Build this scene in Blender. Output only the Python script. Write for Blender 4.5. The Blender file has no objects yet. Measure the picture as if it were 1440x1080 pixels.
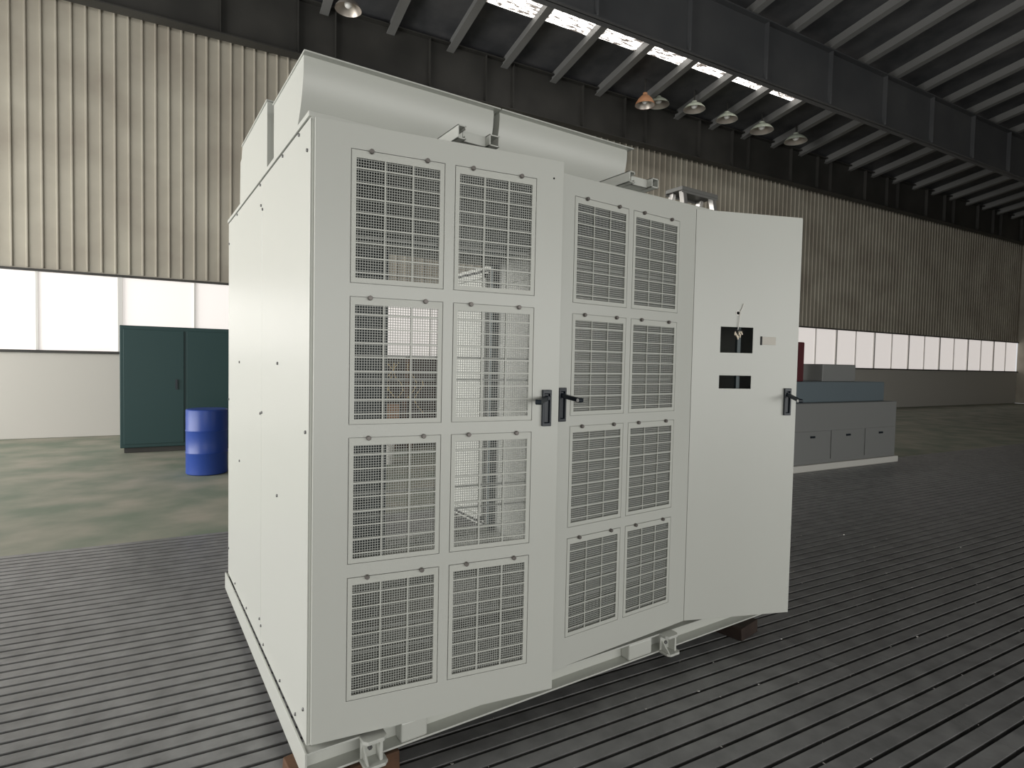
import bpy, bmesh, math, random
from mathutils import Vector, Matrix

random.seed(7)
scene = bpy.context.scene
COL = scene.collection

# ------------------------------------------------------------------ camera
cam_data = bpy.data.cameras.new('camera')
cam_data.sensor_width = 36.0
cam_data.lens = 36.0 * 820.46 / 1440.0
cam_data.clip_end = 200
cam = bpy.data.objects.new('camera', cam_data)
COL.objects.link(cam)
cam.location = (-0.5191, -2.0818, 1.5081)
cam.rotation_mode = 'XYZ'
cam.rotation_euler = (1.5329, -0.0204, -0.5799)
scene.camera = cam

# ------------------------------------------------------------------ colour management, world
scene.view_settings.view_transform = 'Standard'
scene.view_settings.look = 'None'
scene.view_settings.gamma = 1.0
scene.view_settings.use_curve_mapping = False
scene.view_settings.exposure = 0.3

world = bpy.data.worlds.new('world')
scene.world = world
world.use_nodes = True
bg = world.node_tree.nodes['Background']
bg.inputs[0].default_value = (0.95, 0.97, 1.0, 1)
bg.inputs[1].default_value = 0.6

# building axes: u runs along the hall's back wall, v goes towards it
TH = math.radians(-4.25)
UX, UY = math.cos(TH), math.sin(TH)
BM = Matrix.Rotation(TH, 4, 'Z')
FZ = -0.045          # top of the floor
HALL_U0, HALL_U1 = -9.0, 36.0
HALL_V0, HALL_V1 = -11.0, 11.25


def area(name, u, v, z, su, sz, direction, power, colour):
    d = bpy.data.lights.new(name, 'AREA')
    d.shape = 'RECTANGLE'
    d.size, d.size_y = su, sz
    d.energy = power
    d.color = colour
    o = bpy.data.objects.new(name, d)
    COL.objects.link(o)
    o.location = BM @ Vector((u, v, z))
    dv = (BM.to_3x3() @ Vector(direction))
    o.rotation_euler = dv.to_track_quat('-Z', 'Y').to_euler()
    return o


# daylight through the gate in the left wall, and unseen gates behind the camera, set low to light undersides
area('gate_daylight', -8.9, 4.8, 2.9, 12.0, 5.0, (1, 0, 0), 1080, (1.0, 0.985, 0.95))
area('front_gate_daylight', 3.0, -10.8, 2.0, 22.0, 3.6, (0, 1, 0), 620, (1.0, 0.99, 0.94))

# ------------------------------------------------------------------ materials


def mat(name, base, rough=0.5, metal=0.0, noise=None, nscale=5.0, bump=0.0, bscale=300.0, emit=None, estr=0.0, spec=0.5, ndetail=4):
    m = bpy.data.materials.new(name)
    m.use_nodes = True
    nt = m.node_tree
    b = nt.nodes['Principled BSDF']
    b.inputs['Base Color'].default_value = (*base, 1)
    b.inputs['Roughness'].default_value = rough
    b.inputs['Metallic'].default_value = metal
    b.inputs['Specular IOR Level'].default_value = spec
    tc = nt.nodes.new('ShaderNodeTexCoord')
    if noise:
        n = nt.nodes.new('ShaderNodeTexNoise')
        n.inputs['Scale'].default_value = nscale
        n.inputs['Detail'].default_value = ndetail
        nt.links.new(tc.outputs['Object'], n.inputs['Vector'])
        r = nt.nodes.new('ShaderNodeValToRGB')
        r.color_ramp.elements[0].position = 0.35
        r.color_ramp.elements[1].position = 0.68
        r.color_ramp.elements[0].color = (*base, 1)
        r.color_ramp.elements[1].color = (*noise, 1)
        nt.links.new(n.outputs['Fac'], r.inputs['Fac'])
        nt.links.new(r.outputs['Color'], b.inputs['Base Color'])
    if bump:
        n2 = nt.nodes.new('ShaderNodeTexNoise')
        n2.inputs['Scale'].default_value = bscale
        n2.inputs['Detail'].default_value = 2
        nt.links.new(tc.outputs['Object'], n2.inputs['Vector'])
        bp = nt.nodes.new('ShaderNodeBump')
        bp.inputs['Strength'].default_value = bump
        bp.inputs['Distance'].default_value = 0.002
        nt.links.new(n2.outputs['Fac'], bp.inputs['Height'])
        nt.links.new(bp.outputs['Normal'], b.inputs['Normal'])
    if emit:
        b.inputs['Emission Color'].default_value = (*emit, 1)
        b.inputs['Emission Strength'].default_value = estr
    return m


PAINT = mat('light_grey_powder_coat', (0.56, 0.57, 0.53), 0.32, bump=0.12, bscale=260)
PAINT_G = mat('grille_powder_coat', (0.56, 0.57, 0.525), 0.4)
NAVY = mat('compartment_shade_navy', (0.03, 0.045, 0.06), 0.5)  # navy tone stands for the shade inside the third compartment
MESHM = mat('mesh_wire_paint', (0.40, 0.41, 0.385), 0.45)
GALV_SHADE = mat('galvanised_and_shade_tone', (0.10, 0.125, 0.13), 0.5, 0.2)  # galvanised on the rails; on liners and rear panel it paints interior shade
GALV = mat('galvanised_steel', (0.20, 0.25, 0.28), 0.45, 0.4)
ZINC = mat('zinc_screw', (0.16, 0.16, 0.16), 0.4, 0.7)
KNOB = mat('knob_metal', (0.17, 0.155, 0.145), 0.45, 0.5)
BLACK = mat('black_handle', (0.012, 0.018, 0.026), 0.38)
LOCK = mat('lock_cylinder', (0.85, 0.85, 0.85), 0.35, 0.3)
RUBBER = mat('black_gasket', (0.015, 0.015, 0.016), 0.7)
PLATE = mat('name_plate', (0.56, 0.53, 0.47), 0.5)
CREAM = mat('cream_plastic', (0.75, 0.66, 0.52), 0.5)
ALU = mat('aluminium', (0.72, 0.70, 0.67), 0.3, 0.85)
DARKCAP = mat('ladder_cap', (0.17, 0.17, 0.16), 0.5, 0.3)
WOOD_DARK = mat('dark_timber', (0.020, 0.011, 0.009), 0.8, noise=(0.04, 0.024, 0.016), nscale=9)
WOOD = mat('brown_timber', (0.12, 0.055, 0.025), 0.75, noise=(0.06, 0.03, 0.015), nscale=12)
CAST = mat('cast_iron', (0.25, 0.25, 0.25), 0.40, noise=(0.17, 0.17, 0.17), nscale=9, bump=0.4, bscale=45, ndetail=10)
SLOT = mat('slot_bottom', (0.012, 0.012, 0.012), 0.9)
CONC = mat('green_concrete', (0.20, 0.24, 0.18), 0.7, noise=(0.38, 0.355, 0.29), nscale=1.6, ndetail=8)
CLAD = mat('cream_cladding', (0.47, 0.44, 0.365), 0.6, noise=(0.34, 0.305, 0.25), nscale=0.8, ndetail=6)
LOWWALL = mat('painted_masonry', (0.55, 0.53, 0.49), 0.8)
STEEL = mat('dusty_dark_steel', (0.030, 0.029, 0.026), 0.6, noise=(0.05, 0.048, 0.043), nscale=1.0)
STEEL_GREY = mat('grey_girder_paint', (0.070, 0.073, 0.078), 0.6, noise=(0.095, 0.097, 0.10), nscale=0.8)
PURLIN = mat('purlin_steel', (0.19, 0.19, 0.185), 0.55)
ROOF = mat('dark_roof_sheet', (0.045, 0.047, 0.052), 0.7, noise=(0.10, 0.10, 0.105), nscale=1.2, ndetail=7)
GREEN = mat('dark_green_paint', (0.015, 0.05, 0.05), 0.5)
MGREY = mat('machine_grey_paint', (0.23, 0.235, 0.23), 0.5)
MWHITE = mat('machine_white_paint', (0.65, 0.64, 0.60), 0.5)
MAROON = mat('maroon_paint', (0.10, 0.02, 0.025), 0.5)
CARTON = mat('brown_cardboard', (0.30, 0.17, 0.10), 0.85)
WHITEPL = mat('white_plastic', (0.85, 0.83, 0.78), 0.45)
LAMPIN = mat('lamp_reflector', (0.55, 0.50, 0.45), 0.35, 0.6)
LAMPOUT = mat('lamp_shade_rust', (0.55, 0.27, 0.14), 0.6)
LAMPPALE = mat('lamp_shade_pale', (0.55, 0.60, 0.50), 0.5)
BULB = mat('frosted_bulb', (0.85, 0.85, 0.82), 0.3)
STRAP = mat('yellow_strap', (0.6, 0.45, 0.2), 0.6)
BLUE = mat('blue_drum_paint', (0.02, 0.06, 0.30), 0.4)
WINDOW = mat('frosted_window_sheet', (0.7, 0.68, 0.66), 0.5, emit=(1.0, 0.93, 0.885), estr=0.45)
WINFRAME = mat('window_frame_paint', (0.75, 0.73, 0.70), 0.5)


def skylight_material():
    # weathered translucent roof sheet: daylight comes through where it is clean, leaves and dirt lie in its corrugations
    m = bpy.data.materials.new('weathered_translucent_sheet')
    m.use_nodes = True
    nt = m.node_tree
    b = nt.nodes['Principled BSDF']
    b.inputs['Base Color'].default_value = (0.3, 0.3, 0.28, 1)
    tc = nt.nodes.new('ShaderNodeTexCoord')
    mp = nt.nodes.new('ShaderNodeMapping')
    mp.inputs['Scale'].default_value = (2.0, 9.0, 1.0)
    nt.links.new(tc.outputs['Object'], mp.inputs['Vector'])
    n = nt.nodes.new('ShaderNodeTexNoise')
    n.inputs['Scale'].default_value = 2.2
    n.inputs['Detail'].default_value = 6
    n.inputs['Roughness'].default_value = 0.65
    nt.links.new(mp.outputs['Vector'], n.inputs['Vector'])
    r = nt.nodes.new('ShaderNodeValToRGB')
    r.color_ramp.elements[0].position = 0.44
    r.color_ramp.elements[1].position = 0.54
    r.color_ramp.elements[0].color = (0.05, 0.04, 0.035, 1)
    r.color_ramp.elements[1].color = (1.0, 0.96, 0.90, 1)
    nt.links.new(n.outputs['Fac'], r.inputs['Fac'])
    nt.links.new(r.outputs['Color'], b.inputs['Emission Color'])
    b.inputs['Emission Strength'].default_value = 3.0
    return m


SKY = skylight_material()

# ------------------------------------------------------------------ mesh helpers


class MB:
    def __init__(self):
        self.bm = bmesh.new()

    def box(self, x0, y0, z0, x1, y1, z1, M=None):
        vs = [self.bm.verts.new((x, y, z)) for x in (x0, x1) for y in (y0, y1) for z in (z0, z1)]
        for f in ((0, 1, 3, 2), (4, 6, 7, 5), (0, 4, 5, 1), (2, 3, 7, 6), (0, 2, 6, 4), (1, 5, 7, 3)):
            self.bm.faces.new([vs[i] for i in f])
        if M is not None:
            for v in vs:
                v.co = M @ v.co
        return self

    def prism(self, pts, axis, a, b, M=None):
        """polygon pts (two coordinates) extruded along axis from a to b"""
        def mk(p, t):
            if axis == 'x': return (t, p[0], p[1])
            if axis == 'y': return (p[0], t, p[1])
            return (p[0], p[1], t)
        va = [self.bm.verts.new(mk(p, a)) for p in pts]
        vb = [self.bm.verts.new(mk(p, b)) for p in pts]
        self.bm.faces.new(va)
        self.bm.faces.new(vb[::-1])
        n = len(pts)
        for i in range(n):
            self.bm.faces.new((va[i], vb[i], vb[(i + 1) % n], va[(i + 1) % n]))
        if M is not None:
            for v in va + vb:
                v.co = M @ v.co
        return self

    def lathe(self, prof, c=(0, 0, 0), axis=(0, 0, 1), n=24):
        """prof: list of (radius, height along axis)"""
        q = Vector(axis).normalized().to_track_quat('Z', 'Y')
        c = Vector(c)
        rings = []
        for r, h in prof:
            if r < 1e-6:
                rings.append([self.bm.verts.new(c + q @ Vector((0, 0, h)))])
            else:
                rings.append([self.bm.verts.new(c + q @ Vector((r * math.cos(2 * math.pi * k / n), r * math.sin(2 * math.pi * k / n), h))) for k in range(n)])
        for A, B in zip(rings, rings[1:]):
            if len(A) == 1 and len(B) == 1: continue
            for k in range(n):
                k2 = (k + 1) % n
                if len(A) == 1: self.bm.faces.new((A[0], B[k], B[k2]))
                elif len(B) == 1: self.bm.faces.new((A[k], A[k2], B[0]))
                else: self.bm.faces.new((A[k], A[k2], B[k2], B[k]))
        return self

    def rod(self, a, b, r, n=10):
        a, b = Vector(a), Vector(b)
        L = (b - a).length
        return self.lathe([(0, 0), (r, 0), (r, L), (0, L)], a, b - a, n)

    def tube(self, pts, r, n=8):
        for a, b in zip(pts, pts[1:]):
            self.rod(a, b, r, n)
        return self

    def plate(self, x0, x1, z0, z1, y0, y1, holes):
        """sheet in the xz plane between y0 (front) and y1, with rectangular holes (hx0,hx1,hz0,hz1)"""
        xs = sorted(set([x0, x1] + [h[0] for h in holes] + [h[1] for h in holes]))
        zs = sorted(set([z0, z1] + [h[2] for h in holes] + [h[3] for h in holes]))
        nx, nz = len(xs) - 1, len(zs) - 1
        def solid(i, j):
            if i < 0 or j < 0 or i >= nx or j >= nz: return False
            cx, cz = (xs[i] + xs[i + 1]) / 2, (zs[j] + zs[j + 1]) / 2
            return not any(h[0] < cx < h[1] and h[2] < cz < h[3] for h in holes)
        cache = {}
        def V(i, j, k):
            if (i, j, k) not in cache:
                cache[(i, j, k)] = self.bm.verts.new((xs[i], (y0, y1)[k], zs[j]))
            return cache[(i, j, k)]
        for i in range(nx):
            for j in range(nz):
                if not solid(i, j): continue
                self.bm.faces.new((V(i, j, 0), V(i + 1, j, 0), V(i + 1, j + 1, 0), V(i, j + 1, 0)))
                self.bm.faces.new((V(i, j, 1), V(i, j + 1, 1), V(i + 1, j + 1, 1), V(i + 1, j, 1)))
                if not solid(i - 1, j): self.bm.faces.new((V(i, j, 0), V(i, j + 1, 0), V(i, j + 1, 1), V(i, j, 1)))
                if not solid(i + 1, j): self.bm.faces.new((V(i + 1, j, 0), V(i + 1, j, 1), V(i + 1, j + 1, 1), V(i + 1, j + 1, 0)))
                if not solid(i, j - 1): self.bm.faces.new((V(i, j, 0), V(i, j, 1), V(i + 1, j, 1), V(i + 1, j, 0)))
                if not solid(i, j + 1): self.bm.faces.new((V(i, j + 1, 0), V(i + 1, j + 1, 0), V(i + 1, j + 1, 1), V(i, j + 1, 1)))
        return self

    def build(self, name, m, parent=None, loc=(0, 0, 0), rotz=0.0, bevel=0.0, smooth=False, mats=None):
        bmesh.ops.recalc_face_normals(self.bm, faces=self.bm.faces)
        me = bpy.data.meshes.new(name)
        self.bm.to_mesh(me)
        self.bm.free()
        me.materials.append(m)
        o = bpy.data.objects.new(name, me)
        COL.objects.link(o)
        o.location = loc
        o.rotation_euler = (0, 0, rotz)
        if parent is not None: o.parent = parent
        if smooth:
            for p in me.polygons: p.use_smooth = True
            md = o.modifiers.new('edges', 'EDGE_SPLIT')
            md.split_angle = math.radians(40)
        if bevel:
            md = o.modifiers.new('bevel', 'BEVEL')
            md.width = bevel
            md.segments = 2
            md.limit_method = 'ANGLE'
        return o


def tag(o, label, cat, group=None):
    o['label'] = label
    o['category'] = cat
    if group: o['group'] = group
    return o


def struct(o):
    o['kind'] = 'structure'
    return o


def empty(name, loc=(0, 0, 0), rotz=0.0):
    o = bpy.data.objects.new(name, None)
    o.empty_display_size = 0.1
    COL.objects.link(o)
    o.location = loc
    o.rotation_euler = (0, 0, rotz)
    return o


def instance(o, parent, loc, name=None):
    c = o.copy()
    COL.objects.link(c)
    c.parent = parent
    c.location = loc
    return c


def hall(u, v, z=0.0):
    return BM @ Vector((u, v, z))


# ------------------------------------------------------------------ the hall
def build_hall():
    # T-slotted cast iron bed plates: strips with real gaps, bottom coloured near-black to deepen their shade
    f = MB()
    V_END = 3.58
    f.box(HALL_U0, V_END, FZ - 0.3, HALL_U1, HALL_V1 + 0.2, FZ - 0.005)
    floor = struct(f.build('floor', CONC, rotz=TH))
    b = MB()
    b.box(HALL_U0, HALL_V0, FZ - 0.3, HALL_U1, V_END, FZ - 0.045)
    b.build('slot_bed', SLOT, floor)
    s = MB()
    pitch, gap = 0.0835, 0.020
    joints = [-5.0, -2.35, 0.15, 2.62, 5.1, 7.6, 10.1, 12.6, 15.1, 20.1, 25.1]
    us = [HALL_U0] + joints + [HALL_U1]
    v = V_END - pitch
    while v > HALL_V0:
        for a, c in zip(us, us[1:]):
            s.box(a + 0.0015, v + gap / 2, FZ - 0.046, c - 0.0015, v + pitch - gap / 2, FZ)
        v -= pitch
    s.build('slotted_plate', CAST, floor)

    # back wall: cream ribbed cladding above a long window band, painted masonry below
    zt = 9.1
    w = MB()
    w.box(HALL_U0, HALL_V1, 3.0, HALL_U1, HALL_V1 + 0.12, zt)
    u = HALL_U0
    while u < HALL_U1 - 0.2:
        w.prism([(u, HALL_V1), (u + 0.012, HALL_V1 - 0.028), (u + 0.032, HALL_V1 - 0.028), (u + 0.044, HALL_V1)], 'z', 3.02, zt)
        u += 0.218
    wall = struct(w.build('wall_back', CLAD, rotz=TH))
    lw = MB()
    lw.box(HALL_U0, HALL_V1 - 0.02, FZ, HALL_U1, HALL_V1 + 0.2, 1.50)
    lw.build('masonry_base', LOWWALL, wall)
    sill = MB()
    sill.box(HALL_U0, HALL_V1 - 0.07, 1.50, HALL_U1, HALL_V1 + 0.2, 1.55)
    sill.box(HALL_U0, HALL_V1 - 0.05, 2.96, HALL_U1, HALL_V1 + 0.12, 3.0)
    sill.build('window_sill', STEEL, wall)
    # windows of the band
    n = 0
    u = HALL_U0
    while u < HALL_U1 - 0.1:
        n += 1
        u2 = min(u + 2.5, HALL_U1)
        p = MB()
        p.box(u + 0.04, HALL_V1 + 0.03, 1.55, u2 - 0.04, HALL_V1 + 0.06, 2.96)
        win = struct(p.build('window_%d' % n, WINDOW, rotz=TH))
        fr = MB()
        fr.box(u - 0.04, HALL_V1 - 0.01, 1.55, u + 0.04, HALL_V1 + 0.10, 2.96)
        fr.box(u + 1.23, HALL_V1, 1.55, u + 1.27, HALL_V1 + 0.10, 2.96)
        fr.build('window_frame', WINFRAME, win)
        u += 2.5
    # side and front walls (beside and behind the camera)
    e = MB()
    e.prism([(HALL_V0, FZ), (HALL_V0, zt), (0, 11.0), (HALL_V1, zt), (HALL_V1, FZ)], 'x', HALL_U1, HALL_U1 + 0.15)
    struct(e.build('wall_right', CLAD, rotz=TH))
    # left wall with the open gate (v -2..10, z 0..5.5)
    lwall = MB()
    X0, X1 = HALL_U0 - 0.15, HALL_U0
    lwall.box(X0, HALL_V0, FZ, X1, -2.0, 5.5)
    lwall.box(X0, 10.0, FZ, X1, HALL_V1, 5.5)
    lwall.prism([(HALL_V0, 5.5), (HALL_V0, zt), (0, 11.0), (HALL_V1, zt), (HALL_V1, 5.5)], 'x', X0, X1)
    struct(lwall.build('wall_left', CLAD, rotz=TH))
    fw = MB()
    fw.plate(HALL_U0, HALL_U1, FZ, zt, HALL_V0 - 0.15, HALL_V0, [(-8.2, 2.6, FZ, 4.0), (3.4, 14.2, FZ, 4.0)])
    struct(fw.build('wall_front', CLAD, rotz=TH))

    # roof: dark sheets on purlins, rising from the back wall to a ridge
    def rz(v): return 8.95 + 0.18 * (10.85 - v)
    SV0, SV1 = 8.15, 9.45
    ribs = [0.70 + 1.43 * k for k in range(-7, 25)]
    sky_u0, sky_u1 = ribs[10], ribs[17]
    def slab(mb, u0, u1, v0, v1, dz0, dz1):
        mb.prism([(v0, rz(v0) + dz0), (v1, rz(v1) + dz0), (v1, rz(v1) + dz1), (v0, rz(v0) + dz1)], 'x', u0, u1)
    r = MB()
    slab(r, HALL_U0, HALL_U1, SV1, HALL_V1 + 0.2, 0.0, 0.06)
    slab(r, HALL_U0, HALL_U1, 0.0, SV0, 0.0, 0.06)
    slab(r, HALL_U0, sky_u0, SV0, SV1, 0.0, 0.06)
    slab(r, sky_u1, HALL_U1, SV0, SV1, 0.0, 0.06)
    r.prism([(HALL_V0 - 0.2, rz(0) - 0.18 * 11), (0, rz(0)), (0, rz(0) + 0.06), (HALL_V0 - 0.2, rz(0) - 0.18 * 11 + 0.06)], 'x', HALL_U0, HALL_U1)
    roof = struct(r.build('ceiling', ROOF, rotz=TH))
    for i, u in enumerate(ribs):
        if u < HALL_U0 + 0.2 or u > HALL_U1 - 0.2: continue
        p = MB()
        slab(p, u - 0.035, u + 0.035, 0.0, 10.95, -0.22, -0.002)
        slab(p, u - 0.09, u + 0.09, 0.0, 10.95, -0.235, -0.215)
        p.build('purlin', PURLIN, roof)
    for k in range(10, 17):
        q = MB()
        slab(q, ribs[k], ribs[k + 1], SV1 - 0.02 - 0.048 * (k - 10), SV1 + 0.01, 0.0, 0.05)
        q.build('edge_sheet', ROOF, roof)
        p = MB()
        sv = SV1 - 0.02 - 0.048 * (k - 10)
        slab(p, ribs[k] + 0.035, ribs[k + 1] - 0.035, SV0, sv, 0.0, 0.02)
        struct(p.build('window_%d' % (n + 1 + k - 10), SKY, rotz=TH))
    # deep girder along the top of the back wall, with web stiffeners
    g = MB()
    g.box(HALL_U0, 10.85, 7.74, HALL_U1, 10.87, 8.86)
    g.box(HALL_U0, 10.72, 7.72, HALL_U1, 11.0, 7.745)
    g.box(HALL_U0, 10.72, 8.85, HALL_U1, 11.0, 8.88)
    k = 0
    u = HALL_U0 + 0.6
    while u < HALL_U1:
        g.box(u - 0.008, 10.74, 7.745, u + 0.008, 10.85, 8.85)
        u += (1.43, 0.75, 2.11)[k % 3]
        k += 1
    struct(g.build('trim_1', STEEL, rotz=TH))
    # crane girder nearer to the camera
    g = MB()
    g.box(HALL_U0, 7.115, 8.07, HALL_U1, 7.135, 9.38)
    g.box(HALL_U0, 7.05, 8.07, HALL_U1, 7.27, 8.10)
    g.box(HALL_U0, 6.98, 9.36, HALL_U1, 7.27, 9.39)
    u = HALL_U0 + 1.0
    while u < HALL_U1:
        g.box(u - 0.01, 7.0, 8.08, u + 0.01, 7.115, 9.36)
        u += 2.4
    struct(g.build('trim_2', STEEL_GREY, rotz=TH))


build_hall()

# ------------------------------------------------------------------ the cabinet
H = 2.35
W = 2.65
D = 1.95
cab = empty('electrical_cabinet')
tag(cab, 'large light grey steel electrical cabinet with ventilated doors on a welded base frame', 'cabinet')

# skid: channel sections with an open front web
sk = MB()
SB, ST = 0.03, 0.126
def channel_front(mb, x0, x1, y, s):
    # web set back, flanges towards the outside (s = -1 front, +1 back)
    mb.box(x0, min(y, y - s * 0.075), ST - 0.008, x1, max(y, y - s * 0.075), ST)
    mb.box(x0, min(y, y - s * 0.075), SB, x1, max(y, y - s * 0.075), SB + 0.008)
    ym = y - s * 0.062
    mb.box(x0, min(ym, ym - s * 0.008), SB + 0.008, x1, max(ym, ym - s * 0.008), ST - 0.008)
channel_front(sk, -0.006, W + 0.006, -0.045, -1)
channel_front(sk, -0.006, W + 0.006, D + 0.03, 1)
for x0, x1 in ((-0.014, -0.006), (W + 0.006, W + 0.014)):
    sk.box(x0, -0.047, SB - 0.002, x1, D + 0.032, ST + 0.004)
for x in (0.95, 1.9):
    sk.box(x, 0.025, SB, x + 0.06, D - 0.04, ST - 0.008)
skid = sk.build('base_frame', PAINT, cab, bevel=0.0015)
for x0, x1 in ((0.345, 0.455), (1.545, 1.705)):
    MB().box(x0, -0.043, SB + 0.008, x1, 0.017, ST - 0.008).build('web_box', PAINT, skid, bevel=0.008)
def jack_lug(x):
    m = MB()
    # top and bottom plates with clipped corners, back plate and one web
    for z0, z1, dy in ((ST - 0.012, ST + 0.002, 0.055), (SB, SB + 0.012, 0.07)):
        m.prism([(x - 0.045, -0.04), (x - 0.045, -0.045 - dy + 0.015), (x - 0.03, -0.045 - dy), (x + 0.03, -0.045 - dy), (x + 0.045, -0.045 - dy + 0.015), (x + 0.045, -0.04)], 'z', z0, z1)
    m.box(x - 0.043, -0.052, SB + 0.012, x + 0.043, -0.044, ST - 0.012)
    m.box(x + 0.016, -0.095, SB + 0.012, x + 0.028, -0.05, ST - 0.012)
    m.prism([(-0.105, SB + 0.012), (-0.05, SB + 0.012), (-0.05, ST - 0.03)], 'x', x - 0.035, x - 0.027)
    o = m.build('jacking_lug', PAINT, skid, bevel=0.002)
jack_lug(0.225)
jack_lug(1.80)
for x in (0.225 - 0.008, 1.80 - 0.008):
    MB().lathe([(0, 0), (0.009, 0), (0.009, 0.008), (0.006, 0.011), (0, 0.011)], (x, -0.052, 0.078), (0, -1, 0), 6).build('bolt', ZINC, skid)

# floor pan, roof sheet
MB().box(0.004, 0.004, ST + 0.002, W - 0.004, D - 0.002, ST + 0.012).build('floor_pan', PAINT, cab)
MB().box(-0.006, -0.006, H - 0.018, W + 0.006, D + 0.004, H).build('roof_sheet', PAINT, cab, bevel=0.002)

# frame posts and rails
Z0, Z1 = ST + 0.012, H - 0.018
fm = MB()
for x in (0.0045, 1.962, W - 0.036):
    fm.box(x, -0.006, Z0 - 0.008, x + 0.03, 0.03, Z1)
fm.box(0.0345, -0.005, Z1 - 0.035, W - 0.036, 0.03, Z1 - 0.001)
fm.box(0.0345, -0.005, Z0, W - 0.036, 0.03, Z0 + 0.03)
fm.build('front_frame', PAINT, cab)
fm = MB()
for x in (0.0045, 1.962, W - 0.036):
    fm.box(x, D - 0.04, Z0, x + 0.03, D - 0.01, Z1)
fm.box(0.0345, D - 0.039, Z1 - 0.05, W - 0.036, D - 0.011, Z1 - 0.001)
fm.build('rear_frame', PAINT, cab)
# galvanised slotted rails at the rear opening
gp = MB()
gp.box(1.905, D - 0.014, Z0, 1.955, D - 0.008, Z1 - 0.05)
gp.box(1.901, D - 0.04, Z0, 1.905, D - 0.008, Z1 - 0.05)
gp.box(1.004, D - 0.045, Z0, 1.024, D - 0.01, Z1 - 0.05)
gp.build('mounting_rail', GALV_SHADE, cab)
rr = MB()
rr.plate(1.024, 1.90, Z0, Z0 + 0.05, D - 0.03, D - 0.026, [(1.04 + 0.03 * k, 1.055 + 0.03 * k, Z0 + 0.012, Z0 + 0.034) for k in range(28)])
rr.box(1.024, D - 0.03, Z0 + 0.05, 1.90, D - 0.005, Z0 + 0.054)
rr.build('slotted_sill_rail', PAINT, cab)
MB().box(0.04, 0.035, H - 0.026, W - 0.04, D - 0.045, H - 0.020).build('roof_shade_liner', GALV_SHADE, cab)  # added dark sheet, its colour stands for shade under the roof
MB().box(0.0045, 0.04, Z0 + 0.01, 0.008, D - 0.045, Z1 - 0.04).build('side_shade_liner', GALV_SHADE, cab)  # dark sheet inside the left panel, interior shade put into its colour
# inner floor channels
for y in (0.55, 1.25):
    m = MB()
    m.box(0.03, y, Z0, 1.95, y + 0.003, Z0 + 0.05)
    m.box(0.03, y, Z0 + 0.05, 1.95, y + 0.04, Z0 + 0.053)
    m.build('floor_channel', PAINT, cab)

# fixed panels
def side_panel(y0, y1, x0, x1, sgn):
    p = MB().box(x0, y0, ST + 0.006, x1, y1, H - 0.022).build('side_panel', PAINT, cab, bevel=0.0018)
    return p
sp1 = side_panel(-0.006, 0.8575, 0.0, 0.004, -1)
sp2 = side_panel(0.8612, D - 0.002, 0.0, 0.004, -1)
MB().box(W - 0.004, 0.004, ST + 0.006, W, D - 0.002, H - 0.022).build('side_panel', PAINT, cab)
scr = MB().lathe([(0.0, 0), (0.0065, 0), (0.0065, 0.004), (0.0045, 0.0055), (0, 0.0055)], (0, 0, 0), (-1, 0, 0), 8).build('screw', ZINC, sp1, loc=(0, 0.03, 2.226))
pts1 = [(0.03, 1.245), (0.035, 0.243), (0.5, 1.482), (0.495, 0.925), (0.15, 2.315), (0.42, 2.315), (0.15, 0.165), (0.42, 0.165), (0.842, 2.19), (0.842, 1.247), (0.842, 0.23), (0.78, 0.165)]
pts2 = [(1.51, 1.476), (1.50, 0.918), (0.9, 2.315), (1.6, 2.315), (0.878, 2.215), (0.878, 1.24), (0.878, 0.25), (1.25, 0.165), (1.65, 0.165), (1.92, 1.24), (1.92, 2.2), (1.92, 0.3)]
for y, z in pts1: instance(scr, sp1, (0, y, z))
for y, z in pts2: instance(scr, sp2, (0, y, z))

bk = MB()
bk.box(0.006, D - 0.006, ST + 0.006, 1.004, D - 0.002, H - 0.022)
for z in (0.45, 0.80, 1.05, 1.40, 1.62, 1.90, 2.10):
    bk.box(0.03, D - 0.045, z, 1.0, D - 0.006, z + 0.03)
bk.build('rear_panel', GALV_SHADE, cab)  # inner face away from the light: shade put into the colour
MB().box(1.962, D - 0.006, ST + 0.006, W - 0.004, D - 0.002, H - 0.022).build('rear_panel', PAINT, cab)
MB().box(1.024, D - 0.012, 2.262, 1.90, D - 0.002, H - 0.05).build('rear_header', PAINT, cab)
pt = MB()
pt.box(1.957, 0.03, Z0, 1.961, D - 0.01, Z1)
for z in (0.60, 1.12, 1.62, 2.12):
    pt.box(1.942, 0.06, z, 1.957, 1.86, z + 0.025)
pt.build('partition_panel', PAINT, cab)

# rear door, swung straight out, its inner side towards the light
rd = MB()
rd.box(1.912, D + 0.01, 0.15, 1.936, D + 0.885, 2.28)
rdo = rd.build('rear_door', PAINT, cab, bevel=0.002)
g = MB()
for y0, y1, z0, z1 in ((D + 0.03, D + 0.865, 0.17, 0.185), (D + 0.03, D + 0.865, 2.235, 2.25), (D + 0.03, D + 0.042, 0.17, 2.25), (D + 0.853, D + 0.865, 0.17, 2.25)):
    g.box(1.900, y0, z0, 1.912, y1, z1)
g.build('door_gasket', RUBBER, rdo)
g = MB()
for y0, y1, z0, z1 in ((D + 0.06, D + 0.84, 0.205, 0.235), (D + 0.06, D + 0.84, 2.185, 2.215), (D + 0.06, D + 0.085, 0.205, 2.215), (D + 0.81, D + 0.84, 0.205, 2.215)):
    g.box(1.888, y0, z0, 1.912, y1, z1)
g.build('door_stiffener', PAINT, rdo)


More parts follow.
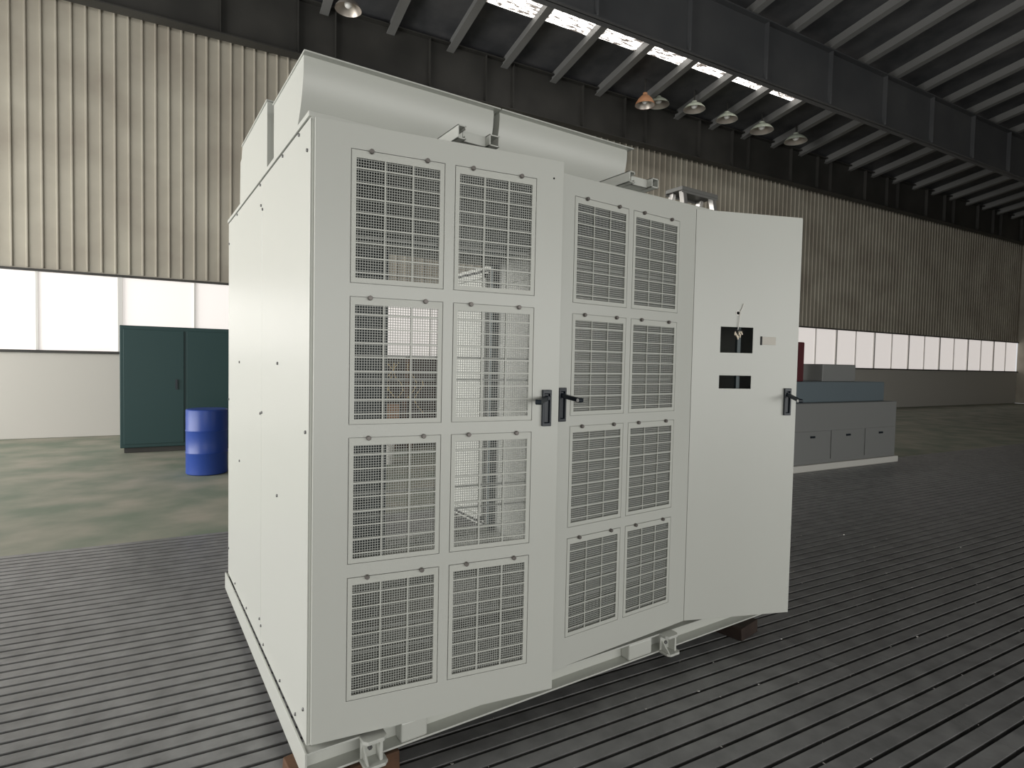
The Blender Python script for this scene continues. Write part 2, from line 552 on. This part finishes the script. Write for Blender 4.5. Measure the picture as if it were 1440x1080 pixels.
# ---- ventilated doors
INS_W = 0.341
ROWS = ((0.273, 0.724), (0.773, 1.228), (1.274, 1.727), (1.774, 2.239))
def grille_parts(first_parent):
    """one insert: origin at its lower left corner, front at y=0"""
    w, h = INS_W - 0.005, 0.452 - 0.004
    ox0, ox1 = 0.0165, w - 0.0165
    oz0, oz1 = 0.017, h - 0.026
    holes = []
    t = 0.0023
    xb = [ox0 - t, ox0 + (ox1 - ox0) / 3, ox0 + 2 * (ox1 - ox0) / 3, ox1 + t]
    zb = [oz1 + t] + [oz1 - 0.034 - 0.0505 * k * ((oz1 - oz0) / 0.4055) for k in range(8)] + [oz0 - t]
    for i in range(3):
        for j in range(9):
            holes.append((xb[i] + t, xb[i + 1] - t, zb[j + 1] + t, zb[j] - t))
    fr = MB().plate(0, w, 0, h, 0.0, 0.004, holes).build('grille_frame', PAINT_G, first_parent)
    mesh = MB()
    pitch, wd = 0.0092, 0.00110
    x = ox0 - 0.002
    while x < ox1 + 0.004:
        mesh.box(x - wd, 0.0078, oz0 - 0.006, x + wd, 0.0092, oz1 + 0.006)
        x += pitch
    z = oz0 - 0.002
    while z < oz1 + 0.004:
        mesh.box(ox0 - 0.006, 0.0070, z - wd, ox1 + 0.006, 0.0084, z + wd)
        z += pitch
    for dz in (0.178, 0.262):
        mesh.box(ox0 - 0.01, 0.018, oz1 - dz - 0.0038, ox1 + 0.01, 0.022, oz1 - dz + 0.0038)
    me = mesh.build('wire_mesh', MESHM, first_parent)
    kn = MB().lathe([(0, 0), (0.0085, 0), (0.0085, 0.010), (0.007, 0.0125), (0, 0.0125)], (0, 0, 0), (0, -1, 0), 14).build('quarter_turn_knob', KNOB, first_parent, smooth=True)
    return fr, me, kn

GR = None
def vent_door(hx, ang, wd, sgn, offs):
    """sgn +1: hinge at the left, door reaches towards +x; -1 the other way"""
    global GR
    holes = []
    inserts = []
    for (za, zb) in ROWS:
        for o in offs:
            a = o if sgn > 0 else -o - INS_W
            holes.append((a, a + INS_W, za, zb))
            inserts.append((a, za, zb))
    if sgn > 0: x0, x1 = 0.0, wd
    else: x0, x1 = -wd, 0.0
    m = MB()
    m.plate(x0, x1, 0.1423, 2.3236, 0.0, 0.002, holes)
    # folded edges
    m.box(x0, 0.002, 0.1423, x0 + 0.002, 0.026, 2.3236)
    m.box(x1 - 0.002, 0.002, 0.1423, x1, 0.026, 2.3236)
    m.box(x0, 0.002, 0.1423, x1, 0.026, 0.1443)
    m.box(x0, 0.002, 2.3216, x1, 0.026, 2.3236)
    # backing strips that carry the inserts
    m.plate(x0 + 0.01, x1 - 0.01, 0.16, 2.31, 0.0075, 0.010, [(h[0] + 0.012, h[1] - 0.012, h[2] + 0.012, h[3] - 0.018) for h in holes])
    d = m.build('vented_door', PAINT, cab, loc=(hx, -0.03, 0), rotz=-sgn * ang, bevel=0.0012)
    if GR is None:
        GR = grille_parts(d)
        GR[0].location = (inserts[0][0] + 0.0025, 0.0, inserts[0][1] + 0.002)
        GR[1].location = GR[0].location
        first = True
    else: first = False
    fr, me, kn = GR
    for k, (a, za, zb) in enumerate(inserts):
        sc = (zb - za - 0.004) / 0.448
        L = (a + 0.0025, 0.0, za + 0.002)
        if not (first and k == 0):
            f2 = instance(fr, d, L); m2 = instance(me, d, L)
        else:
            f2, m2 = fr, me
        f2.scale = (1, 1, sc); m2.scale = (1, 1, sc)
        for j, q in enumerate((0.07, 0.272)):
            if first and k == 0 and j == 0:
                kn.location = (a + q, -0.0005, zb - 0.003)
            else:
                instance(kn, d, (a + q, -0.0005, zb - 0.003))
    return d

d1 = vent_door(0.010, 0.1586, 0.9612, 1, (0.119, 0.499))
d2 = vent_door(1.9548, 0.0466, 0.962, -1, (0.130, 0.503))
# small hole near the top right of the first door
MB().lathe([(0, 0), (0.004, 0), (0.004, 0.001), (0, 0.001)], (0.916, -0.0002, 2.25), (0, -1, 0), 10).build('screw_hole_plug', RUBBER, d1)

def handle(door, x, zc, out):
    """flush swing handle: a long black escutcheon with a raised rim and the lever swung out"""
    m = MB()
    hw, hh = 0.020, 0.074
    m.plate(x - hw, x + hw, zc - hh, zc + hh, -0.014, 0.0, [(x - hw + 0.008, x + hw - 0.008, zc - hh + 0.014, zc + hh - 0.016)])
    m.box(x - hw + 0.008, -0.005, zc - hh + 0.014, x + hw - 0.008, 0.0, zc + hh - 0.016)
    h = m.build('door_handle', BLACK, door, bevel=0.002)
    l = MB()
    p = Vector((x, -0.006, zc + 0.040))
    q = p + Vector(out)
    l.lathe([(0, 0), (0.011, 0), (0.011, 0.016), (0, 0.016)], (x, -0.004, zc + 0.040), (0, -1, 0), 14)
    dirv = (q - p).normalized()
    up = Vector((0, 0, 1)); side = dirv.cross(up).normalized(); up2 = side.cross(dirv)
    Mx = Matrix((( *side, 0), (*dirv, 0), (*up2, 0), (0, 0, 0, 1))).transposed(); Mx.translation = p
    L = (q - p).length
    l.prism([(-0.011, 0.0), (0.011, 0.0), (0.008, L), (-0.008, L)], 'z', -0.009, 0.009, Mx)
    lv = l.build('handle_lever', BLACK, h, bevel=0.003)
    # locking barrel crosses the tip of the lever
    e = MB()
    e.lathe([(0, 0), (0.010, 0), (0.0105, 0.004), (0.0105, 0.024), (0, 0.024)], q - side * 0.012, side, 16)
    e.build('handle_tip', BLACK, h, smooth=True)
    e = MB()
    e.lathe([(0, 0), (0.0078, 0), (0.0078, 0.0012), (0, 0.0012)], q + side * 0.0122, side, 16)
    o = e.build('lock_cylinder', LOCK, h)
    o['label'] = 'pale round lock face at the tip of the lever'
handle(d1, 0.902, 1.3235, (-0.074, -0.078, -0.010))
handle(d2, -0.898, 1.326, (0.004, -0.11, -0.014))

# third door: plain with two display cut-outs, a lamp hole and a name plate
W3 = 0.6376
m = MB()
m.plate(0.0, W3, 0.1423, 2.3236, 0.0, 0.002, [(0.162, 0.356, 1.581, 1.718), (0.162, 0.353, 1.389, 1.459), (0.2535, 0.2685, 1.786, 1.801)])
m.box(0.0, 0.002, 0.1423, 0.002, 0.026, 2.3236)
m.box(W3 - 0.002, 0.002, 0.1423, W3, 0.026, 2.3236)
m.box(0.0, 0.002, 0.1423, W3, 0.026, 0.1443)
m.box(0.0, 0.002, 2.3216, W3, 0.026, 2.3236)
d3 = m.build('control_door', PAINT, cab, loc=(1.9575, -0.03, 0), rotz=-0.3625, bevel=0.0012)
d3['label'] = 'plain door with two rectangular cut-outs'
m = MB().box(0.405, -0.003, 1.628, 0.495, 0.0, 1.671)
m.build('name_plate', PLATE, d3, bevel=0.001)
MB().box(0.4015, -0.0035, 1.626, 0.411, 0.0, 1.673).build('plate_edge', RUBBER, d3)
MB().lathe([(0.009, -0.0005), (0.014, -0.0005), (0.014, 0.002), (0.009, 0.002)], (0.261, 0, 1.7935), (0, -1, 0), 20).build('hole_rim', WHITEPL, d3)
handle(d3, 0.577, 1.320, (0.0, -0.10, -0.028))
# cable threaded through the upper hole and out at the cut-out, with a bunch of connectors
MB().tube([(0.29, -0.006, 1.845), (0.283, -0.004, 1.82), (0.271, -0.006, 1.80), (0.266, -0.009, 1.76), (0.262, -0.006, 1.718), (0.262, 0.0, 1.70)], 0.0022).build('connector_cable', WHITEPL, d3, smooth=True)
cn = MB()
for k in range(9):
    x = 0.245 + 0.0048 * k + random.uniform(-0.003, 0.003)
    z = 1.690 - random.uniform(0.0, 0.028)
    a = random.uniform(-0.5, 0.5)
    Mx = Matrix.Translation((x, -0.006 + random.uniform(0, 0.012), z)) @ Matrix.Rotation(a, 4, 'Y')
    cn.box(-0.0035, -0.003, -0.011, 0.0035, 0.003, 0.008, Mx)
cn.build('connector_bunch', CREAM, d3, bevel=0.0008)
bw = MB()
for k in range(7):
    a = -1.1 + 2.2 * k / 6
    bw.tube([(0.262, -0.002, 1.703), (0.262 + 0.02 * math.sin(a), -0.006, 1.706 - 0.008 * math.cos(a) + 0.004), (0.262 + 0.036 * math.sin(a), -0.004, 1.690 + 0.006 * math.cos(a))], 0.0018, 6)
bw.build('connector_wire', RUBBER, d3)

MB().box(2.01, 0.30, 1.15, 2.60, 0.305, 2.0).build('compartment_shade_plate', NAVY, cab)  # added plate, coloured to stand in for the dark compartment behind the cut-outs
MB().box(0.300, 0.055, 1.30, 0.320, 0.075, 1.80).build('device_rail', GALV_SHADE, d3)

# ---- fan hoods on the roof
def hood(name, x0, x1, prof, lip, cover):
    m = MB()
    m.prism(prof, 'x', x0, x1)
    o = m.build(name, PAINT, cab, smooth=True)
    c = MB()
    c.box(x0 - 0.006, lip[0], lip[2] - 0.006, x1 + 0.022, lip[1], lip[2])
    c.build('hood_cover', PAINT, o, bevel=0.0015)
    return o
pr = [(0.305, 2.682)]
for k in range(25):
    a = k / 24
    y = 0.302 + 0.36 * (1 - math.cos(a * math.pi / 2 * 0.92)) ** 1.0
    z = 2.665 - 0.315 * math.sin(a * math.pi / 2)
    pr.append((y, z))
pr += [(0.86, 2.35), (0.86, 2.682)]
hood('fan_hood', 0.05, 0.912, pr, (0.272, 0.862, 2.688), None)
hood('fan_hood', 0.945, 1.77, pr, (0.272, 0.862, 2.688), None)
pb = [(0.965, 2.35), (0.965, 2.735), (1.70, 2.735), (1.735, 2.675), (1.775, 2.665), (1.79, 2.45), (1.79, 2.35)]
hood('fan_hood', 0.04, 0.90, pb, (0.955, 1.705, 2.742), None)

# ---- channel brackets on the front edge of the roof
def roof_bracket(x0, x1):
    m = MB()
    z0, z1 = H + 0.0005, H + 0.052
    ya, yb = -0.088, 0.34
    t = 0.005
    m.box(x0, ya, z0, x0 + t, yb, z1)
    m.box(x0, ya, z0, x0 + 0.035, yb, z0 + t)
    m.box(x0, ya, z1 - t, x0 + 0.035, yb, z1)
    m.box(x0 + 0.03, ya, z0, x0 + 0.035, yb, z0 + 0.014)
    m.box(x0 + 0.03, ya, z1 - 0.014, x0 + 0.035, yb, z1)
    m.box(x1 - 0.045, ya - 0.006, z0, x1 - 0.04, yb, z1 - 0.008)
    m.box(x1 - 0.005, ya - 0.006, z0, x1, yb, z1 - 0.008)
    m.box(x1 - 0.045, ya - 0.006, z0, x1, yb, z0 + t)
    m.box(x1 - 0.045, ya - 0.006, z1 - 0.008 - t, x1, yb, z1 - 0.008)
    m.box(x0 + 0.035, -0.062, z0, x1 - 0.045, -0.057, z1 - 0.01)
    m.box(x0 + 0.035, -0.062, z0, x1 - 0.045, yb, z0 + 0.004)
    m.build('roof_bracket', PAINT, cab, bevel=0.001)
roof_bracket(0.522, 0.703)
roof_bracket(1.415, 1.60)

# ------------------------------------------------------------------ timber blocks under the skid
def block(x0, y0, x1, y1, m, label, ang=0.0):
    cx, cy = (x0 + x1) / 2, (y0 + y1) / 2
    hx, hy = (x1 - x0) / 2, (y1 - y0) / 2
    b = MB().box(-hx, -hy, 0, hx, hy, SB - FZ - 0.003)
    for v in b.bm.verts:
        v.co.x += random.uniform(-0.006, 0.006); v.co.y += random.uniform(-0.006, 0.006)
    o = b.build('timber_block', m, loc=(cx, cy, FZ + 0.001), rotz=ang, bevel=0.004)
    return tag(o, label, 'timber block', 'timber blocks under the cabinet base')
block(2.34, -0.09, 2.54, 0.20, WOOD_DARK, 'dark timber block under the right end of the cabinet base', 0.15)
block(0.15, -0.06, 0.33, 0.20, WOOD, 'brown timber block under the left jacking lug of the cabinet base', 0.0)
block(-0.045, -0.03, 0.10, 0.14, WOOD, 'brown timber block under the front left corner of the cabinet base', 0.1)

# ------------------------------------------------------------------ step ladder behind the cabinet
lad = empty('step_ladder', (3.28, 1.12, FZ))
tag(lad, 'aluminium step ladder standing behind the cabinet, only its top showing above the roof', 'ladder')
LT = 2.90 - FZ
def leg(xa, ya, xb, yb):
    m = MB()
    a, b = Vector((xa, ya, 0)), Vector((xb, yb, LT - 0.03))
    d = (b - a)
    Mx = Matrix.Identity(4)
    for k in range(2):
        pass
    hw = 0.020
    va = [m.bm.verts.new(a + Vector((sx * hw * 1.0, sy * 0.022, 0))) for sx, sy in ((-1, -1), (1, -1), (1, 1), (-1, 1))]
    vb = [m.bm.verts.new(b + Vector((sx * hw * 1.0, sy * 0.022, 0))) for sx, sy in ((-1, -1), (1, -1), (1, 1), (-1, 1))]
    m.bm.faces.new(va); m.bm.faces.new(vb[::-1])
    for i in range(4): m.bm.faces.new((va[i], vb[i], vb[(i + 1) % 4], va[(i + 1) % 4]))
    m.build('leg', ALU, lad, bevel=0.003)
for s in (-1, 1):
    leg(s * 0.28, -0.60, s * 0.175, -0.055)
    leg(s * 0.25, 0.60, s * 0.165, 0.055)
for k in range(9):
    z = 0.3 * (k + 1)
    t = z / LT
    y = -0.60 + 0.545 * t
    hw = 0.28 - 0.105 * t
    MB().box(-hw, y - 0.04, z - 0.012, hw, y + 0.04, z + 0.012).build('step', ALU, lad)
cp = MB()
cp.box(-0.215, -0.085, LT - 0.030, 0.215, 0.085, LT)
cp.box(-0.215, -0.085, LT - 0.05, 0.215, -0.079, LT - 0.03)
cp.box(-0.215, 0.079, LT - 0.05, 0.215, 0.085, LT - 0.03)
cp.build('top_cap', DARKCAP, lad, bevel=0.006)

# ------------------------------------------------------------------ high-bay lamps
def lamp(u, v, z, R, label, shade_m, hf=1.0):
    t = empty('pendant_lamp', hall(u, v, z))
    tag(t, label, 'lamp', 'pendant lamps under the roof')
    h = R * hf
    outer = [(R, 0), (R * 0.93, h * 0.22), (R * 0.70, h * 0.62), (R * 0.42, h * 0.92), (R * 0.25, h * 1.0), (R * 0.22, h * 1.25), (0, h * 1.28)]
    s = MB().lathe(outer, n=28).build('lamp_shade', shade_m, t, smooth=True)
    inner = [(R * 0.985, 0.002), (R * 0.90, h * 0.22), (R * 0.66, h * 0.60), (R * 0.38, h * 0.88), (0, h * 0.9)]
    MB().lathe(inner, n=28).build('reflector', LAMPIN, s, smooth=True)
    b = [(0, h * 0.12)] + [(R * 0.30 * math.sin(a), h * 0.12 + R * 0.30 * (1 - math.cos(a))) for a in (0.5, 1.0, 1.5, 2.0)] + [(R * 0.15, h * 0.75), (0, h * 0.85)]
    MB().lathe(b, n=18).build('bulb', BULB, t, smooth=True)
    zr = 8.95 + 0.18 * (10.85 - v) - 0.0
    MB().rod((0, 0, h * 1.2), (0, 0, zr - z - 0.005), 0.018).build('stem', STEEL, t)
    return t
lamp(2.41, 9.89, 8.42, 0.26, 'round pendant lamp with a pale bulb at the top left, above the fan hoods', LAMPIN, 0.75)
lamp(10.26, 10.06, 8.40, 0.26, 'rusty orange pendant lamp hanging in front of the dark girder', LAMPOUT)
lamp(10.95, 10.30, 8.66, 0.30, 'pale lamp partly hidden right behind the rusty orange lamp', LAMPPALE, 0.6)
lamp(11.9, 9.9, 8.60, 0.30, 'pale green lamp just right of the rusty orange lamp', LAMPPALE, 0.6)
lamp(13.2, 9.9, 8.60, 0.30, 'third pale lamp counted from the rusty orange lamp', LAMPPALE, 0.6)
lamp(14.7, 9.9, 8.60, 0.34, 'fourth pale lamp from the rusty orange lamp, second from the right', LAMPPALE, 0.6)
lamp(16.3, 9.9, 8.60, 0.34, 'farthest pale lamp, rightmost of the row under the roof', LAMPPALE, 0.6)

# ------------------------------------------------------------------ things along the back of the hall
def crate(u, v, z, w, d, h, label, m=WOOD_DARK, rot=0.0):
    t = empty('wooden_crate', hall(u, v, z), TH + rot)
    tag(t, label, 'crate', 'dark wooden crates behind the cabinet')
    n = max(3, int(h / 0.13))
    MB().box(-w / 2 + 0.02, -d / 2 + 0.02, 0.0, w / 2 - 0.02, d / 2 - 0.02, h - 0.02).build('inner_box', m, t)
    s = MB()
    for k in range(n):
        a = k * h / n + 0.008; b = (k + 1) * h / n - 0.008
        s.box(-w / 2, -d / 2, a, w / 2, -d / 2 + 0.018, b)
        s.box(-w / 2, d / 2 - 0.018, a, w / 2, d / 2, b)
        s.box(-w / 2, -d / 2 + 0.018, a, -w / 2 + 0.018, d / 2 - 0.018, b)
        s.box(w / 2 - 0.018, -d / 2 + 0.018, a, w / 2, d / 2 - 0.018, b)
    s.build('board', m, t)
    for x in (-w / 2 + 0.05, 0, w / 2 - 0.05):
        MB().box(x - 0.04, -d / 2 - 0.018, 0, x + 0.04, -d / 2, h).build('batten', WOOD, t)
    return t
crate(3.2, 9.0, FZ, 1.5, 1.0, 0.80, 'dark wooden crate on the floor seen through the left door grilles')
crate(3.25, 9.0, FZ + 0.80, 1.45, 0.95, 0.80, 'dark wooden crate stacked on the left crate behind the cabinet', rot=0.04)
crate(4.85, 9.2, FZ, 1.5, 1.0, 0.95, 'dark wooden crate on the floor, right of the stacked pair')
crate(4.8, 9.2, FZ + 0.95, 1.4, 0.9, 0.65, 'dark wooden crate on top of the right crate behind the cabinet', rot=-0.05)
cb = MB().box(-0.18, -0.15, 0, 0.18, 0.15, 0.34)
cb.box(-0.181, -0.02, 0.3395, 0.181, 0.02, 0.341)
o = cb.build('cardboard_box', CARTON, loc=hall(2.72, 8.0, FZ + 0.42), rotz=TH, bevel=0.004)
tag(o, 'brown cardboard carton standing on a low crate in front of the dark crates', 'box')
crate(2.75, 8.0, FZ, 0.7, 0.6, 0.42, 'low dark crate carrying the brown carton', rot=0.0)
st = MB()
for k in range(9):
    u = random.uniform(-0.1, 0.9); p = []
    z = random.uniform(1.1, 1.5)
    for j in range(6):
        p.append((u + 0.10 * math.sin(j * 1.3 + k), 8.43 - 0.01 * j, z - j * 0.13))
    st.tube([BM @ Vector((2.6 + a, b, c)) for a, b, c in p], 0.006, 5)
tag(st.build('packing_strap', STRAP), 'yellow loose packing straps hanging down the front of the dark crates', 'strap')
m = MB().lathe([(0, 0), (0.105, 0), (0.125, 0.27), (0.132, 0.272), (0.132, 0.285), (0, 0.285)], n=24)
tag(m.build('bucket', WHITEPL, loc=hall(2.20, 6.34, FZ), smooth=True), 'white plastic bucket with a lid standing on the green floor', 'bucket')

# dark green machine cabinet at the far left
t = empty('machine_cabinet', hall(-0.35, 9.2, FZ), TH)
tag(t, 'dark green machine cabinet at the far left by the back wall', 'cabinet')
MB().box(-0.95, -0.45, 0.08, 0.85, 0.45, 2.0).build('body', GREEN, t, bevel=0.01)
MB().box(-0.9, -0.40, 0.0, 0.8, 0.40, 0.08).build('plinth', STEEL, t)
for a in (-0.9, -0.04):
    d = MB().box(a, -0.468, 0.14, a + 0.82, -0.45, 1.94).build('door', GREEN, t, bevel=0.004)
    MB().box(a + 0.70, -0.49, 1.0, a + 0.73, -0.468, 1.16).build('handle', BLACK, d)
m = MB().lathe([(0, 0), (0.24, 0), (0.25, 0.01), (0.25, 0.27), (0.256, 0.28), (0.25, 0.29), (0.25, 0.56), (0.256, 0.57), (0.25, 0.58), (0.25, 0.84), (0.24, 0.85), (0, 0.85)], n=28)
tag(m.build('drum', BLUE, loc=hall(-0.15, 6.6, FZ), smooth=True), 'blue steel drum standing at the far left behind the cabinet', 'drum')

# grey machine at the far right, standing on the slotted plates
t = empty('machine_tool', hall(8.75, 3.75 - 0.45 + 0.02, FZ), TH)
tag(t, 'grey machine on a pale base standing right of the plain cabinet door', 'machine')
MB().box(-1.42, -0.02, 0.0, 1.4, 1.0, 0.10).build('base', MWHITE, t, bevel=0.01)
lo = MB().box(-1.38, 0.02, 0.10, 1.36, 0.96, 1.02).build('lower_body', MGREY, t, bevel=0.012)
for a in (-1.34, -0.44, 0.46):
    p = MB().box(a, 0.004, 0.16, a + 0.84, 0.02, 0.60).build('access_panel', MGREY, lo, bevel=0.004)
    MB().box(a + 0.37, -0.012, 0.50, a + 0.47, 0.004, 0.53).build('panel_pull', BLACK, p)
up = MB().box(-1.36, 0.20, 1.02, 1.30, 0.94, 1.34).build('upper_body', GALV, t, bevel=0.012)
MB().box(-1.33, 0.30, 1.34, -0.75, 0.80, 1.95).build('column_head', MAROON, t, bevel=0.015)
MB().rod((-1.10, 0.5, 1.95), (-1.10, 0.5, 2.12), 0.09, 20).build('spindle_motor', MWHITE, t)
MB().box(-0.2, 0.35, 1.34, 0.7, 0.75, 1.62).build('tool_carriage', MGREY, t, bevel=0.012)

# metal chips lying in and beside the slots
sw = MB()
for k in range(420):
    u = random.uniform(0.2, 7.5)
    v0 = 3.58 - 0.0835 * random.randint(28, 75)
    v = v0 + random.uniform(-0.012, 0.012)
    r = random.uniform(0.003, 0.007)
    Mx = BM @ Matrix.Translation((u, v, FZ + r * 0.4)) @ Matrix.Rotation(random.uniform(0, 3), 4, 'Z') @ Matrix.Rotation(random.uniform(-0.3, 0.3), 4, 'X')
    sw.prism([(-r, -r * 0.4), (r * 1.2, -r * 0.2), (r * 0.3, r * 0.7)], 'z', 0, r * 0.5, Mx)
o = sw.build('metal_chips', ALU)
tag(o, 'tiny loose metal chips scattered along the slots of the iron floor plates', 'metal chips')
o['kind'] = 'stuff'
